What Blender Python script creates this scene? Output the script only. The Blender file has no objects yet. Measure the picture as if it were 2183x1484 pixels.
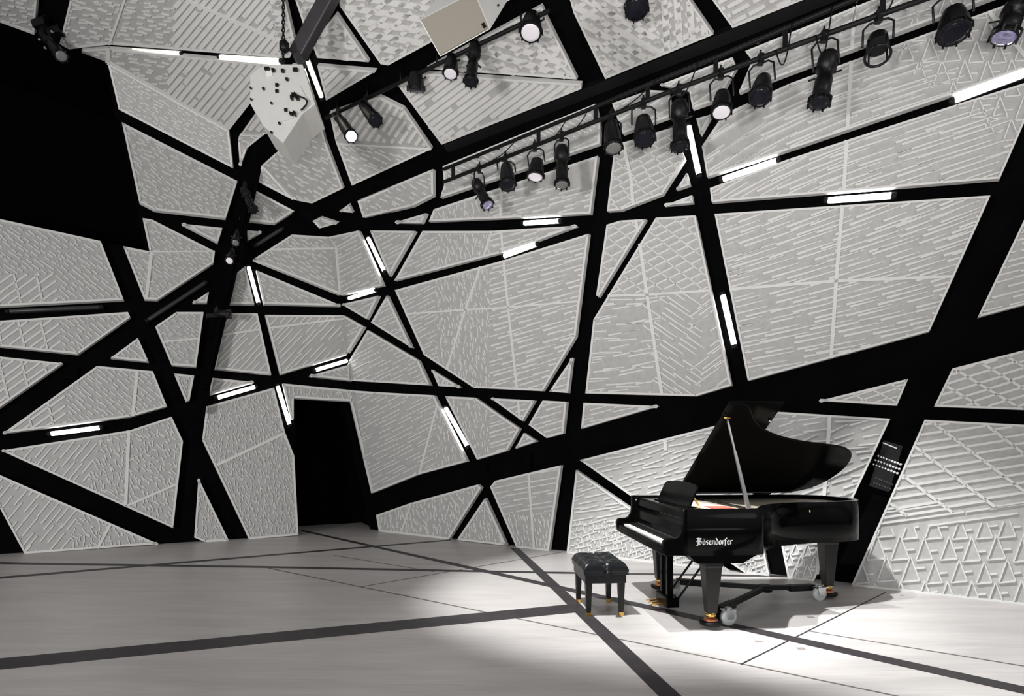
import bpy, bmesh, math, random
from mathutils import Vector as V, Matrix
random.seed(7)
sc = bpy.context.scene
C = sc.collection
# ------------------------------------------------------------------ survey of the room
F, CX, HY, HC = 1230.0, 1091.5, 962.0, 1.516      # focal length and horizon of the photograph, eye height
CAM = V((0, 0, HC))
def ray(x, y): return V(((x-CX)/F, 1.0, (HY-y)/F))
def flo(x, y, z=0.0):
    d = ray(x, y); return CAM + d*((z-HC)/d.z)
class Plane:
    def __init__(s, p, n):
        s.p = V(p); s.n = V(n).normalized()
        if s.n.dot(CAM-s.p) > 0: s.n = -s.n            # normal points out of the room
    def at(s, x, y, off=0.0):                          # off > 0: behind the surface, < 0: into the room
        d = ray(x, y); p = s.p + s.n*off
        return CAM + d*((p-CAM).dot(s.n)/d.dot(s.n))
    def shifted(s, off): return Plane(s.p + s.n*off, s.n)
def pl3(a, b, c): return Plane(a, (b-a).cross(c-a))
def proj(p):
    q = p-CAM; return (CX+F*q.x/q.y, HY-F*q.z/q.y)
b0, b1 = flo(808, 1133), flo(2183, 1290)
DR = (b0-b1).normalized()                              # along the right wall, away from us
PR = Plane(b0, DR.cross(V((0, 0, 1))))
P0 = PR.at(800, 1132.1); P0.z = 0
T = PR.at(704, 500)
PL = pl3(P0, flo(0, 1184), T)
D = PR.at(935, 318, -.12)
_h, _a = V((PR.n.x, PR.n.y, 0)).normalized(), math.radians(26.5)
PC = Plane(D, _h*math.sin(_a)+V((0, 0, 1))*math.cos(_a))      # the ceiling climbs away from the right wall
A, B, TR, E1 = PC.at(230, 133), PC.at(488, 278), PR.at(1990, 5), PL.at(246, 238)
PL2, PK3, PK2 = pl3(T, E1, B), pl3(B, D, T), pl3(T, D, TR)
FAC = [  # name, plane, its region as surveyed from the camera point
 ('L', PL, [(704,500),(800,1140),(-400,1220),(-400,-132),(246,238)]),
 ('L2', PL2, [(704,500),(246,238),(230,133),(488,278)]),
 ('R', PR, [(704,500),(2400,-153),(2400,1318),(800,1140)]),
 ('K3', PK3, [(488,278),(935,318),(704,500)]),
 ('K2', PK2, [(704,500),(935,318),(2400,-262),(2400,-153)]),
 ('C', PC, [(230,133),(488,278),(935,318),(2400,-262),(2400,-420),(376,-420)]),
 ('Ca', PC, [(230,133),(376,-420),(-400,-420),(-400,-96)]),
]
FP = {n: p for n, p, r in FAC}
# ------------------------------------------------------------------ materials
def mat(name, col, rough=.5, metal=0, noise=0, nscale=20, bump=0, bscale=200, coat=0, emit=None, es=0, spec=.5, stretch=None):
    m = bpy.data.materials.new(name); m.use_nodes = True
    nt = m.node_tree; b = nt.nodes['Principled BSDF']
    b.inputs['Base Color'].default_value = (*col, 1); b.inputs['Roughness'].default_value = rough
    b.inputs['Metallic'].default_value = metal; b.inputs['Specular IOR Level'].default_value = spec
    b.inputs['Coat Weight'].default_value = coat; b.inputs['Coat Roughness'].default_value = .05
    if spec < .1 and rough > .8: b.inputs['IOR'].default_value = 1.12
    if emit: b.inputs['Emission Color'].default_value = (*emit, 1); b.inputs['Emission Strength'].default_value = es
    if noise or bump:
        tc = nt.nodes.new('ShaderNodeTexCoord'); src = tc.outputs['Object']
        if stretch:
            mp = nt.nodes.new('ShaderNodeMapping'); mp.inputs['Scale'].default_value = stretch[:3]
            if len(stretch) > 3: mp.inputs['Rotation'].default_value = (0, 0, stretch[3])
            nt.links.new(src, mp.inputs[0]); src = mp.outputs[0]
        if noise:
            n = nt.nodes.new('ShaderNodeTexNoise'); n.inputs['Scale'].default_value = nscale; n.inputs['Detail'].default_value = 5
            nt.links.new(src, n.inputs['Vector'])
            r = nt.nodes.new('ShaderNodeValToRGB')
            lo, hi = [max(0, c*(1-noise)) for c in col], [min(1, c*(1+noise)) for c in col]
            r.color_ramp.elements[0].position = .3; r.color_ramp.elements[1].position = .7
            r.color_ramp.elements[0].color = (*lo, 1); r.color_ramp.elements[1].color = (*hi, 1)
            nt.links.new(n.outputs['Fac'], r.inputs[0]); nt.links.new(r.outputs[0], b.inputs['Base Color'])
        if bump:
            n2 = nt.nodes.new('ShaderNodeTexNoise'); n2.inputs['Scale'].default_value = bscale
            nt.links.new(src, n2.inputs['Vector'])
            bp = nt.nodes.new('ShaderNodeBump'); bp.inputs['Strength'].default_value = bump; bp.inputs['Distance'].default_value = .01
            nt.links.new(n2.outputs['Fac'], bp.inputs['Height']); nt.links.new(bp.outputs[0], b.inputs['Normal'])
    return m
M = {
 'field': mat('perforated white metal', (.455,.45,.445), .55, noise=.08, nscale=14, bump=.25, bscale=90),
 'ridge': mat('white painted metal', (.71,.705,.695), .5, noise=.03, nscale=6),
 'black': mat('matt black lining', (.003,.003,.0033), .85, spec=.06, noise=.2, nscale=3),
 'void': mat('black drape', (.003,.003,.003), .95, spec=.05, noise=.3, nscale=9, stretch=(6,6,.3)),
 'steel': mat('black painted steel', (.005,.005,.0055), .55, spec=.25, noise=.2, nscale=8),
 'steel2': mat('charcoal painted steel', (.032,.03,.034), .5, noise=.15, nscale=5),
 'can': mat('black lamp housing', (.005,.005,.006), .42, spec=.3, noise=.2, nscale=12),
 'chrome': mat('bright steel', (.62,.62,.64), .28, metal=1, noise=.08, nscale=20),
 'tube': mat('lit tube', (.9,.9,.9), .4, emit=(1,.97,.90), es=9, noise=.01),
 'tubey': mat('lit warm tube', (.9,.9,.85), .4, emit=(1,.96,.80), es=9, noise=.01),
 'off': mat('unlit tube', (.035,.035,.037), .35, noise=.1),
 'lens_on': mat('lit lens', (.9,.9,.95), .2, emit=(1,.96,.98), es=6, noise=.01),
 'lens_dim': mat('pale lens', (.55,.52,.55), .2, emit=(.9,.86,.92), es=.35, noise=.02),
 'lens_grey': mat('grey lens', (.20,.195,.19), .15, noise=.05),
 'lens_dark': mat('dark lens', (.010,.010,.016), .2, noise=.1, spec=.15),
 'lens_blue': mat('violet coated lens', (.30,.27,.46), .1, noise=.5, nscale=30, coat=1),
 'spk': mat('white loudspeaker paint', (.62,.615,.60), .5, noise=.03, nscale=8),
 'spkface': mat('beige loudspeaker cloth', (.235,.215,.185), .8, noise=.05, nscale=60),
 'lacquer': mat('black piano lacquer', (.0025,.0025,.0025), .11, spec=.045, noise=.1, nscale=4),
 'legblk': mat('black satin wood', (.008,.008,.008), .35, spec=.35, noise=.15, nscale=8),
 'leather': mat('black leather', (.006,.007,.009), .27, spec=.4, noise=.25, nscale=40, bump=.12, bscale=120),
 'white': mat('white key', (.82,.81,.78), .25, noise=.02),
 'blackkey': mat('black key', (.01,.01,.01), .3, noise=.1),
 'plate': mat('pale gold plate', (.80,.72,.58), .35, metal=.3, noise=.06, nscale=30, stretch=(1,14,1)),
 'felt': mat('red felt', (.5,.08,.05), .9, noise=.1),
 'brass': mat('brass', (.80,.52,.16), .25, metal=1, noise=.1),
 'orange': mat('copper cup', (.75,.28,.14), .35, metal=.6, noise=.1),
 'rubber': mat('grey wheel', (.52,.56,.57), .45, noise=.12, nscale=15),
 'label': mat('white lettering', (.85,.85,.85), .4, noise=.02),
 'inlay': mat('dark inlay', (.034,.029,.033), .5, spec=.3, noise=.25, nscale=5),
 'seam': mat('thin floor joint', (.12,.105,.10), .6, noise=.2),
 'plug': mat('brown floor socket', (.28,.24,.22), .5, noise=.1),
 'tan': mat('tan plate', (.34,.31,.27), .6, noise=.05),
}
def floor_mat():
    m = mat('pale timber floor', (.55,.52,.51), .42, noise=.10, nscale=1.6, stretch=(.5,3.2,1,.5))
    nt = m.node_tree; b = nt.nodes['Principled BSDF']
    tc = nt.nodes.new('ShaderNodeTexCoord'); mp = nt.nodes.new('ShaderNodeMapping')
    mp.inputs['Rotation'].default_value = (0,0,.62); mp.inputs['Scale'].default_value = (1.2,22,1)
    n = nt.nodes.new('ShaderNodeTexNoise'); n.inputs['Scale'].default_value = 2.2; n.inputs['Detail'].default_value = 8
    nt.links.new(tc.outputs['Object'], mp.inputs[0]); nt.links.new(mp.outputs[0], n.inputs['Vector'])
    mx = nt.nodes.new('ShaderNodeMix'); mx.data_type = 'RGBA'; mx.blend_type = 'MULTIPLY'; mx.inputs[0].default_value = .30
    r = nt.nodes.new('ShaderNodeValToRGB'); r.color_ramp.elements[0].position = .35; r.color_ramp.elements[1].position = .62
    r.color_ramp.elements[0].color = (.62,.60,.60,1); r.color_ramp.elements[1].color = (1,1,1,1)
    nt.links.new(n.outputs['Fac'], r.inputs[0])
    old = b.inputs['Base Color'].links[0].from_socket
    nt.links.new(old, mx.inputs[6]); nt.links.new(r.outputs[0], mx.inputs[7]); nt.links.new(mx.outputs[2], b.inputs['Base Color'])
    rr = nt.nodes.new('ShaderNodeMapRange'); rr.inputs[3].default_value = .34; rr.inputs[4].default_value = .5
    nt.links.new(n.outputs['Fac'], rr.inputs[0]); nt.links.new(rr.outputs[0], b.inputs['Roughness'])
    return m
M['floor'] = floor_mat()
# ------------------------------------------------------------------ mesh helpers
class MB:
    """collects faces in world or local coordinates; one MB becomes one mesh"""
    def __init__(s): s.v = []; s.f = []; s.m = []; s.sm = []
    def add(s, vs, fs, mi=0, smooth=False):
        n = len(s.v); s.v += [tuple(q) for q in vs]
        for f in fs: s.f.append([n+i for i in f]); s.m.append(mi); s.sm.append(smooth)
        return s
    def prism(s, pts, d, mi=0, mside=None):            # polygon pts swept along d
        n = len(pts); a = [V(p) for p in pts]; d = V(d)
        s.add(a+[p+d for p in a], [list(range(n))[::-1], [n+i for i in range(n)]], mi)
        for i in range(n):
            j = (i+1) % n; s.add([a[i], a[j], a[j]+d, a[i]+d], [[0,1,2,3]], mi if mside is None else mside)
        return s
    def box(s, x0, x1, y0, y1, z0, z1, mi=0):
        return s.prism([(x0,y0,z0),(x1,y0,z0),(x1,y1,z0),(x0,y1,z0)], (0,0,z1-z0), mi)
    def bar(s, a, b, w, h, up=(0,0,1), w2=None, h2=None, mi=0):   # rectangular bar from a to b
        a, b = V(a), V(b); d = (b-a).normalized(); sd = d.cross(V(up))
        if sd.length < 1e-4: sd = d.cross(V((1,0,0)))
        sd.normalize(); u = sd.cross(d); w2 = w if w2 is None else w2; h2 = h if h2 is None else h2
        q = lambda p, w, h: [p+sd*(i*w/2)+u*(j*h/2) for i, j in ((-1,-1),(1,-1),(1,1),(-1,1))]
        return s.add(q(a,w,h)+q(b,w2,h2), [[3,2,1,0],[4,5,6,7],[0,1,5,4],[1,2,6,5],[2,3,7,6],[3,0,4,7]], mi)
    def lathe(s, a, d, prof, n=20, mi=0, smooth=True, flat=()):   # prof: (distance along d, radius)
        a, d = V(a), V(d).normalized(); u = d.orthogonal().normalized(); w = d.cross(u)
        vs = []
        for t, r in prof:
            for k in range(n):
                c = 2*math.pi*k/n; vs.append(a+d*t+(u*math.cos(c)+w*math.sin(c))*r)
        fs = [[i*n+k, i*n+(k+1) % n, (i+1)*n+(k+1) % n, (i+1)*n+k] for i in range(len(prof)-1) for k in range(n)]
        s.add(vs, fs, mi, smooth)
        s.add(vs[:n], [list(range(n))[::-1]], mi); s.add(vs[-n:], [list(range(n))], mi)
        return s
    def tube(s, pts, r, n=10, mi=0):
        pts = [V(p) for p in pts]; k = len(pts); vs = []; u = None
        for i, p in enumerate(pts):
            d = (pts[min(i+1,k-1)]-pts[max(i-1,0)]).normalized()
            u = d.orthogonal().normalized() if u is None else (u-d*u.dot(d)).normalized()
            w = d.cross(u)
            for j in range(n):
                c = 2*math.pi*j/n; vs.append(p+(u*math.cos(c)+w*math.sin(c))*r)
        s.add(vs, [[i*n+j, i*n+(j+1) % n, (i+1)*n+(j+1) % n, (i+1)*n+j] for i in range(k-1) for j in range(n)], mi, True)
        s.add(vs[:n], [list(range(n))[::-1]], mi); s.add(vs[-n:], [list(range(n))], mi)
        return s
    def build(s, name, ms, parent=None, origin=None, bevel=0, world=False):
        """parent: vertices are in the parent's local frame unless world=True"""
        o = V(origin) if origin is not None else None
        vs = s.v
        if world and parent is not None:
            inv = parent.matrix_world.inverted(); vs = [tuple(inv @ V(p)) for p in vs]
        elif o is None and parent is None and vs:
            zs = min(p[2] for p in vs); o = V((sum(p[0] for p in vs)/len(vs), sum(p[1] for p in vs)/len(vs), zs))
        if o is not None: vs = [tuple(V(p)-o) for p in vs]
        me = bpy.data.meshes.new(name); me.from_pydata(vs, [], s.f)
        for m in (ms if isinstance(ms, (list, tuple)) else [ms]): me.materials.append(m)
        for i, p in enumerate(me.polygons): p.material_index = s.m[i]; p.use_smooth = s.sm[i]
        bm = bmesh.new(); bm.from_mesh(me)
        if len(bm.verts) < 30000: bmesh.ops.remove_doubles(bm, verts=bm.verts, dist=1e-5)
        bmesh.ops.recalc_face_normals(bm, faces=bm.faces); bm.to_mesh(me); bm.free()
        ob = bpy.data.objects.new(name, me); C.objects.link(ob)
        if o is not None: ob.location = o
        if parent is not None: ob.parent = parent
        if bevel:
            mo = ob.modifiers.new('edge', 'BEVEL'); mo.width = bevel; mo.segments = 2; mo.limit_method = 'ANGLE'
        return ob
def tag(o, label, cat, group=None, kind=None):
    if label: o['label'] = label
    if cat: o['category'] = cat
    if group: o['group'] = group
    if kind: o['kind'] = kind
    return o
def thing(name, loc, label, cat, group=None, rz=0):
    o = bpy.data.objects.new(name, None); C.objects.link(o); o.empty_display_size = .1
    o.location = loc; o.rotation_euler = (0,0,rz); o.matrix_world = Matrix.Translation(V(loc)) @ Matrix.Rotation(rz, 4, 'Z')
    return tag(o, label, cat, group)
# ------------------------------------------------------------------ 2-D helpers for panel outlines
def area(p): return sum(p[i][0]*p[(i+1) % len(p)][1]-p[(i+1) % len(p)][0]*p[i][1] for i in range(len(p)))/2
def clip(sub, reg):
    if area(reg) < 0: reg = reg[::-1]
    out = list(sub)
    for i in range(len(reg)):
        a, b = reg[i], reg[(i+1) % len(reg)]; inp, out = out, []
        sd = lambda p: (b[0]-a[0])*(p[1]-a[1])-(b[1]-a[1])*(p[0]-a[0])
        for k in range(len(inp)):
            p, q = inp[k-1], inp[k]; sp, sq = sd(p), sd(q)
            if (sp >= 0) != (sq >= 0):
                t = sp/(sp-sq); out.append((p[0]+t*(q[0]-p[0]), p[1]+t*(q[1]-p[1])))
            if sq >= 0: out.append(q)
        if not out: return []
    return out
def inside(p, poly):
    x, y = p; c = False
    for i in range(len(poly)):
        (x1,y1), (x2,y2) = poly[i-1], poly[i]
        if (y1 > y) != (y2 > y) and x < (x2-x1)*(y-y1)/(y2-y1)+x1: c = not c
    return c
def seg_clip(a, b, poly):
    ts = [0, 1]; dx, dy = b[0]-a[0], b[1]-a[1]
    for i in range(len(poly)):
        (x1,y1), (x2,y2) = poly[i-1], poly[i]; ex, ey = x2-x1, y2-y1
        den = dx*ey-dy*ex
        if abs(den) < 1e-9: continue
        t = ((x1-a[0])*ey-(y1-a[1])*ex)/den; u = ((x1-a[0])*dy-(y1-a[1])*dx)/den
        if 0 < t < 1 and 0 <= u <= 1: ts.append(t)
    ts.sort(); r = []
    for t0, t1 in zip(ts, ts[1:]):
        if t1-t0 > 1e-3 and inside((a[0]+dx*(t0+t1)/2, a[1]+dy*(t0+t1)/2), poly): r.append((t0, t1))
    return r
# ------------------------------------------------------------------ acoustic panels: outline of every panel as surveyed
PAN = [
# left wall
[(-200,424),(0,468),(215,515),(264,640),(0,654),(-200,664)],
[(263,526),(319,537),(304,466),(324,469),(458,537),(455,561),(336,640),(308,639)],
[(387,478),(474,487),(464,518)],
[(260,262),(506,387),(481,466),(330,449),(297,432)],
[(230,133),(488,278),(497,359),(254,234)],
[(541,404),(628,450),(586,477),(525,471),(523,440),(535,418)],
[(527,492),(558,495),(528,511)],
[(666,471),(684,463),(721,475),(681,487)],
[(724,450),(744,435),(753,453)],
[(539,554),(622,501),(700,506),(766,492),(818,609),(728,630)],
[(488,596),(523,568),(542,649),(481,649)],
[(546,577),(729,653),(562,649)],
[(410,646),(445,623),(441,646)],
[(-200,694),(0,685),(273,666),(278,677),(166,756),(0,739),(-200,719)],
[(-200,741),(0,761),(134,775),(0,869),(-200,1009)],
[(294,721),(317,772),(236,764)],
[(376,666),(434,666),(418,783),(366,779),(331,697)],
[(371,797),(414,801),(404,854),(396,857)],
[(207,781),(326,792),(356,867),(278,889),(6,925)],
[(366,889),(390,941),(369,1126),(3,961),(277,918)],
[(0,1013),(338,1160),(53,1181),(0,1083),(-48,992)],
[(423,1020),(488,1153),(438,1156),(414,1146)],
[(440,867),(584,827),(607,921),(627,972),(636,1141),(531,1150),(431,938)],
[(474,668),(549,669),(578,799),(457,787)],
[(565,672),(735,673),(777,697),(740,756),(597,799)],
[(451,806),(541,815),(447,842)],
[(659,802),(741,779),(745,770),(785,704),(893,768),(918,822),(800,815),(746,812)],
[(602,818),(745,832),(800,836),(926,843),(997,984),(893,1012),(793,1052),(747,856),(626,849),(626,893),(620,893)],
# right wall
[(729,649),(808,631),(783,681)],
[(826,630),(879,742),(792,688)],
[(790,492),(886,493),(831,589)],
[(902,493),(1050,493),(1231,482),(1140,516),(1068,540),(842,599)],
[(1256,499),(1073,556),(843,619),(905,757),(1011,827),(1158,834),(1228,718),(1243,600)],
[(921,788),(983,826),(936,823)],
[(1221,763),(1212,838),(1172,835)],
[(1047,849),(1141,854),(1115,898)],
[(1158,854),(1209,857),(1202,924),(1166,934),(1128,906)],
[(950,845),(1014,848),(1109,914),(1082,961),(1018,980)],
[(1118,923),(1146,941),(1100,956)],
[(1245,859),(1404,866),(1240,914)],
[(803,1098),(878,1072),(1020,1033),(1027,1040),(958,1150),(809,1133)],
[(1035,1062),(1081,1163),(975,1151)],
[(1057,1025),(1197,992),(1171,1175),(1102,1167),(1046,1038)],
[(1237,981),(1572,896),(1641,1228),(1590,1222),(1352,1062)],
[(1229,1002),(1348,1085),(1555,1218),(1209,1179)],
[(1611,885),(1640,877),(1898,893),(1735,1239),(1680,1233)],
[(1971,895),(2300,912),(2300,1303),(1815,1248)],
[(2030,786),(2183,747),(2300,713),(2300,881),(2183,874),(1991,867)],
[(1746,855),(1936,808),(1912,865)],
[(2084,677),(2183,469),(2300,225),(2300,619)],
[(1524,457),(2111,418),(1981,707),(1595,812)],
[(1518,432),(1514,402),(1683,340),(2040,224),(2225,166),(2131,382)],
[(1508,378),(1497,313),(1543,245),(1683,180),(2153,9),(2300,-45),(2300,108),(2183,147),(2031,202),(1683,320)],
[(1485,254),(1518,245),(1494,288)],
[(1310,322),(1326,306),(1434,273),(1454,322),(1461,339),(1413,415),(1324,449),(1295,451)],
[(1442,405),(1465,370),(1471,395)],
[(1416,439),(1476,417),(1478,433)],
[(1294,480),(1324,471),(1378,468),(1277,634),(1272,630)],
[(1399,465),(1483,460),(1560,822),(1484,845),(1249,839),(1266,682)],
[(940,422),(948,395),(945,355),(1270,222),(1280,263),(1279,307)],
[(1306,221),(1328,286),(1434,248),(1428,205),(1424,195),(1385,193)],
[(1407,182),(1562,123),(1571,146),(1530,214),(1477,232),(1470,195)],
[(1589,110),(1604,130),(1576,198),(1683,157),(2093,4),(2300,-73),(2300,-168),(1857,2),(1683,72)],
[(763,428),(924,361),(925,417),(880,440),(775,464)],
[(843,475),(910,455),(900,476)],
[(915,473),(926,447),(1275,333),(1260,456),(1116,464)],
# ceiling
[(232,103),(598,138),(532,222),(488,278),(230,133)],
[(542,245),(511,289),(508,302),(512,355),(527,316),(560,289),(672,228),(645,139),(622,139)],
[(-60,22),(-60,-60),(82,-60),(79,0),(74,73),(0,46)],
[(152,-40),(150,0),(128,92),(147,104),(231,94),(240,94),(600,122),(618,122),(629,88),(609,0),(604,-40)],
[(175,105),(231,102),(230,133),(176,116)],
[(621,-45),(631,0),(649,55),(688,0),(718,-45)],
[(717,28),(666,92),(677,122),(787,131)],
[(722,-45),(725,11),(812,135),(828,138),(1090,-3),(1160,-45)],
[(677,139),(802,150),(696,213)],
[(909,145),(1155,12),(1166,38),(1231,168)],
[(849,181),(905,155),(1240,178),(1240,188),(942,307)],
[(1200,-50),(1217,2),(1223,25),(1291,167),(1521,72),(1468,-5),(1440,-50)],
[(1490,-50),(1520,0),(1562,58),(1700,3),(1830,-50)],
[(703,240),(716,300),(751,395),(921,317),(862,231),(808,204)],
[(588,326),(661,276),(686,263),(694,300),(732,401),(666,433),(620,424),(549,387),(558,353)],
]
SEAMS = [  # flat joint covers across the panels: polyline, width
 ([(1826,-40),(1812,180),(1800,395),(1783,600),(1770,800)],8),([(1770,875),(1762,1000),(1740,1250)],8),
 ([(1524,620),(1783,600),(2040,590)],6),([(1278,632),(1382,629),(1515,620)],5),
 ([(1328,300),(1346,380),(1352,450),(1362,500),(1380,625),(1412,842),(1420,960)],7),
 ([(1070,330),(1068,470),(1075,560),(1085,660),(1104,835),(1110,900)],5),([(1050,493),(1015,600),(990,670),(950,800),(895,1012),(878,1073),(855,1140)],4),
 ([(840,672),(992,661),(1085,656),(1235,643)],4),([(1128,1008),(1140,1172)],5),
 ([(319,538),(458,537)],3),([(323,540),(312,640)],7),([(294,780),(283,890),(275,918),(268,1080)],7),([(268,1080),(378,1032)],5),
 ([(240,1110),(205,1175)],6),([(462,992),(607,924)],6),([(340,730),(430,722),(560,702),(735,680)],4),
 ([(268,-5),(231,102),(228,133)],5),([(230,133),(488,278)],5),([(562,357),(607,408),(640,440)],4),([(720,306),(925,318)],4),([(505,287),(565,290)],3),
 ([(575,533),(715,530)],4),([(718,528),(726,630)],4),([(703,506),(719,528),(768,500)],2),([(742,779),(747,858)],2),([(2110,30),(2200,140)],9),
 ([(1840,-20),(1812,60)],6),([(400,0),(600,88)],6),([(1130,80),(1228,166)],5),([(915,270),(968,298)],4),
]
rnd = random.Random(11)
def cut(segs, zone):
    out = []
    for a, b, w0, w1 in segs:
        for t0, t1 in seg_clip(a, b, zone):
            L = lambda t: (a[0]+(b[0]-a[0])*t, a[1]+(b[1]-a[1])*t)
            out.append((L(t0), L(t1), w0+(w1-w0)*t0, w0+(w1-w0)*t1))
    return out
def field(poly, ang, ds, dl, ln, w0, w1, jit=.5, ln_j=.3, keep=1.0):
    """short raised strips laid out in rows; ang is a number or a function of the place"""
    xs, ys = [p[0] for p in poly], [p[1] for p in poly]; out = []
    f = ang if callable(ang) else (lambda x, y: ang)
    a0 = math.radians(f((min(xs)+max(xs))/2, (min(ys)+max(ys))/2)); ca, sa = math.cos(a0), math.sin(a0)
    cs = [(x*ca+y*sa, -x*sa+y*ca) for x in (min(xs),max(xs)) for y in (min(ys),max(ys))]
    s0, s1 = min(c[0] for c in cs), max(c[0] for c in cs); t0, t1 = min(c[1] for c in cs), max(c[1] for c in cs)
    t = t0
    while t < t1:
        s = (s0+s1)/2 if dl > 1000 else s0-rnd.random()*dl
        while s < s1:
            if rnd.random() < keep:
                ss, tt = s+(rnd.random()-.5)*jit*dl, t+(rnd.random()-.5)*jit*ds
                x, y = ss*ca-tt*sa, ss*sa+tt*ca; a = math.radians(f(x, y)); l = 2500 if dl > 1000 else ln*(1+(rnd.random()*2-1)*ln_j)/2
                out.append(((x-l*math.cos(a), y-l*math.sin(a)), (x+l*math.cos(a), y+l*math.sin(a)), w0, w1))
            s += dl
        t += ds
    return cut(out, poly)
def lattice(poly, a1, d1, w1, a2, d2, w2):
    """long lines across, with staggered rungs between them"""
    out = field(poly, a1, d1, 4000, 4000, w1, w1, 0, 0)
    u = (math.cos(math.radians(a1)), math.sin(math.radians(a1))); n = (-u[1], u[0]); v = (math.cos(math.radians(a2)), math.sin(math.radians(a2)))
    k = d1/abs(v[0]*n[0]+v[1]*n[1])
    xs, ys = [p[0] for p in poly], [p[1] for p in poly]
    cs = [(x*u[0]+y*u[1], x*n[0]+y*n[1]) for x in (min(xs),max(xs)) for y in (min(ys),max(ys))]
    t0, t1 = min(c[1] for c in cs), max(c[1] for c in cs); s0, s1 = min(c[0] for c in cs)-k, max(c[0] for c in cs)+k
    t = t0
    while t < t1:
        s = s0+rnd.random()*d2
        while s < s1:
            x, y = s*u[0]+t*n[0], s*u[1]+t*n[1]; sg = 1 if v[0]*n[0]+v[1]*n[1] > 0 else -1
            out.append(((x, y), (x+sg*v[0]*k, y+sg*v[1]*k), w2, w2)); s += d2*(.85+.3*rnd.random())
        t += d1
    return cut(out, poly)
def trees(poly, sz, w):
    xs, ys = [p[0] for p in poly], [p[1] for p in poly]; out = []; r = 0
    y = min(ys)
    while y < max(ys)+sz:
        x = min(xs)-(r % 2)*sz*.62
        while x < max(xs)+sz:
            h = sz*(1.0+.22*rnd.random()); b = h*.36; cx, cy = x+rnd.uniform(-3,3), y+rnd.uniform(-3,3)
            t, l, q = (cx, cy-h), (cx-b, cy), (cx+b, cy-h*.06)
            out += [(t, l, w, w), (t, q, w, w), (l, q, w, w)]
            yy = cy-h*.45+rnd.uniform(-4,4); out.append(((cx+b*.62, yy), (cx+b*1.6, yy-2), w, w))
            x += sz*1.12
        y += sz*1.02; r += 1
    return cut(out, poly)
def band(poly, f): return f
def pick(fn, segs): return [s for s in segs if fn((s[0][0]+s[1][0])/2, (s[0][1]+s[1][1])/2)]
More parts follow.
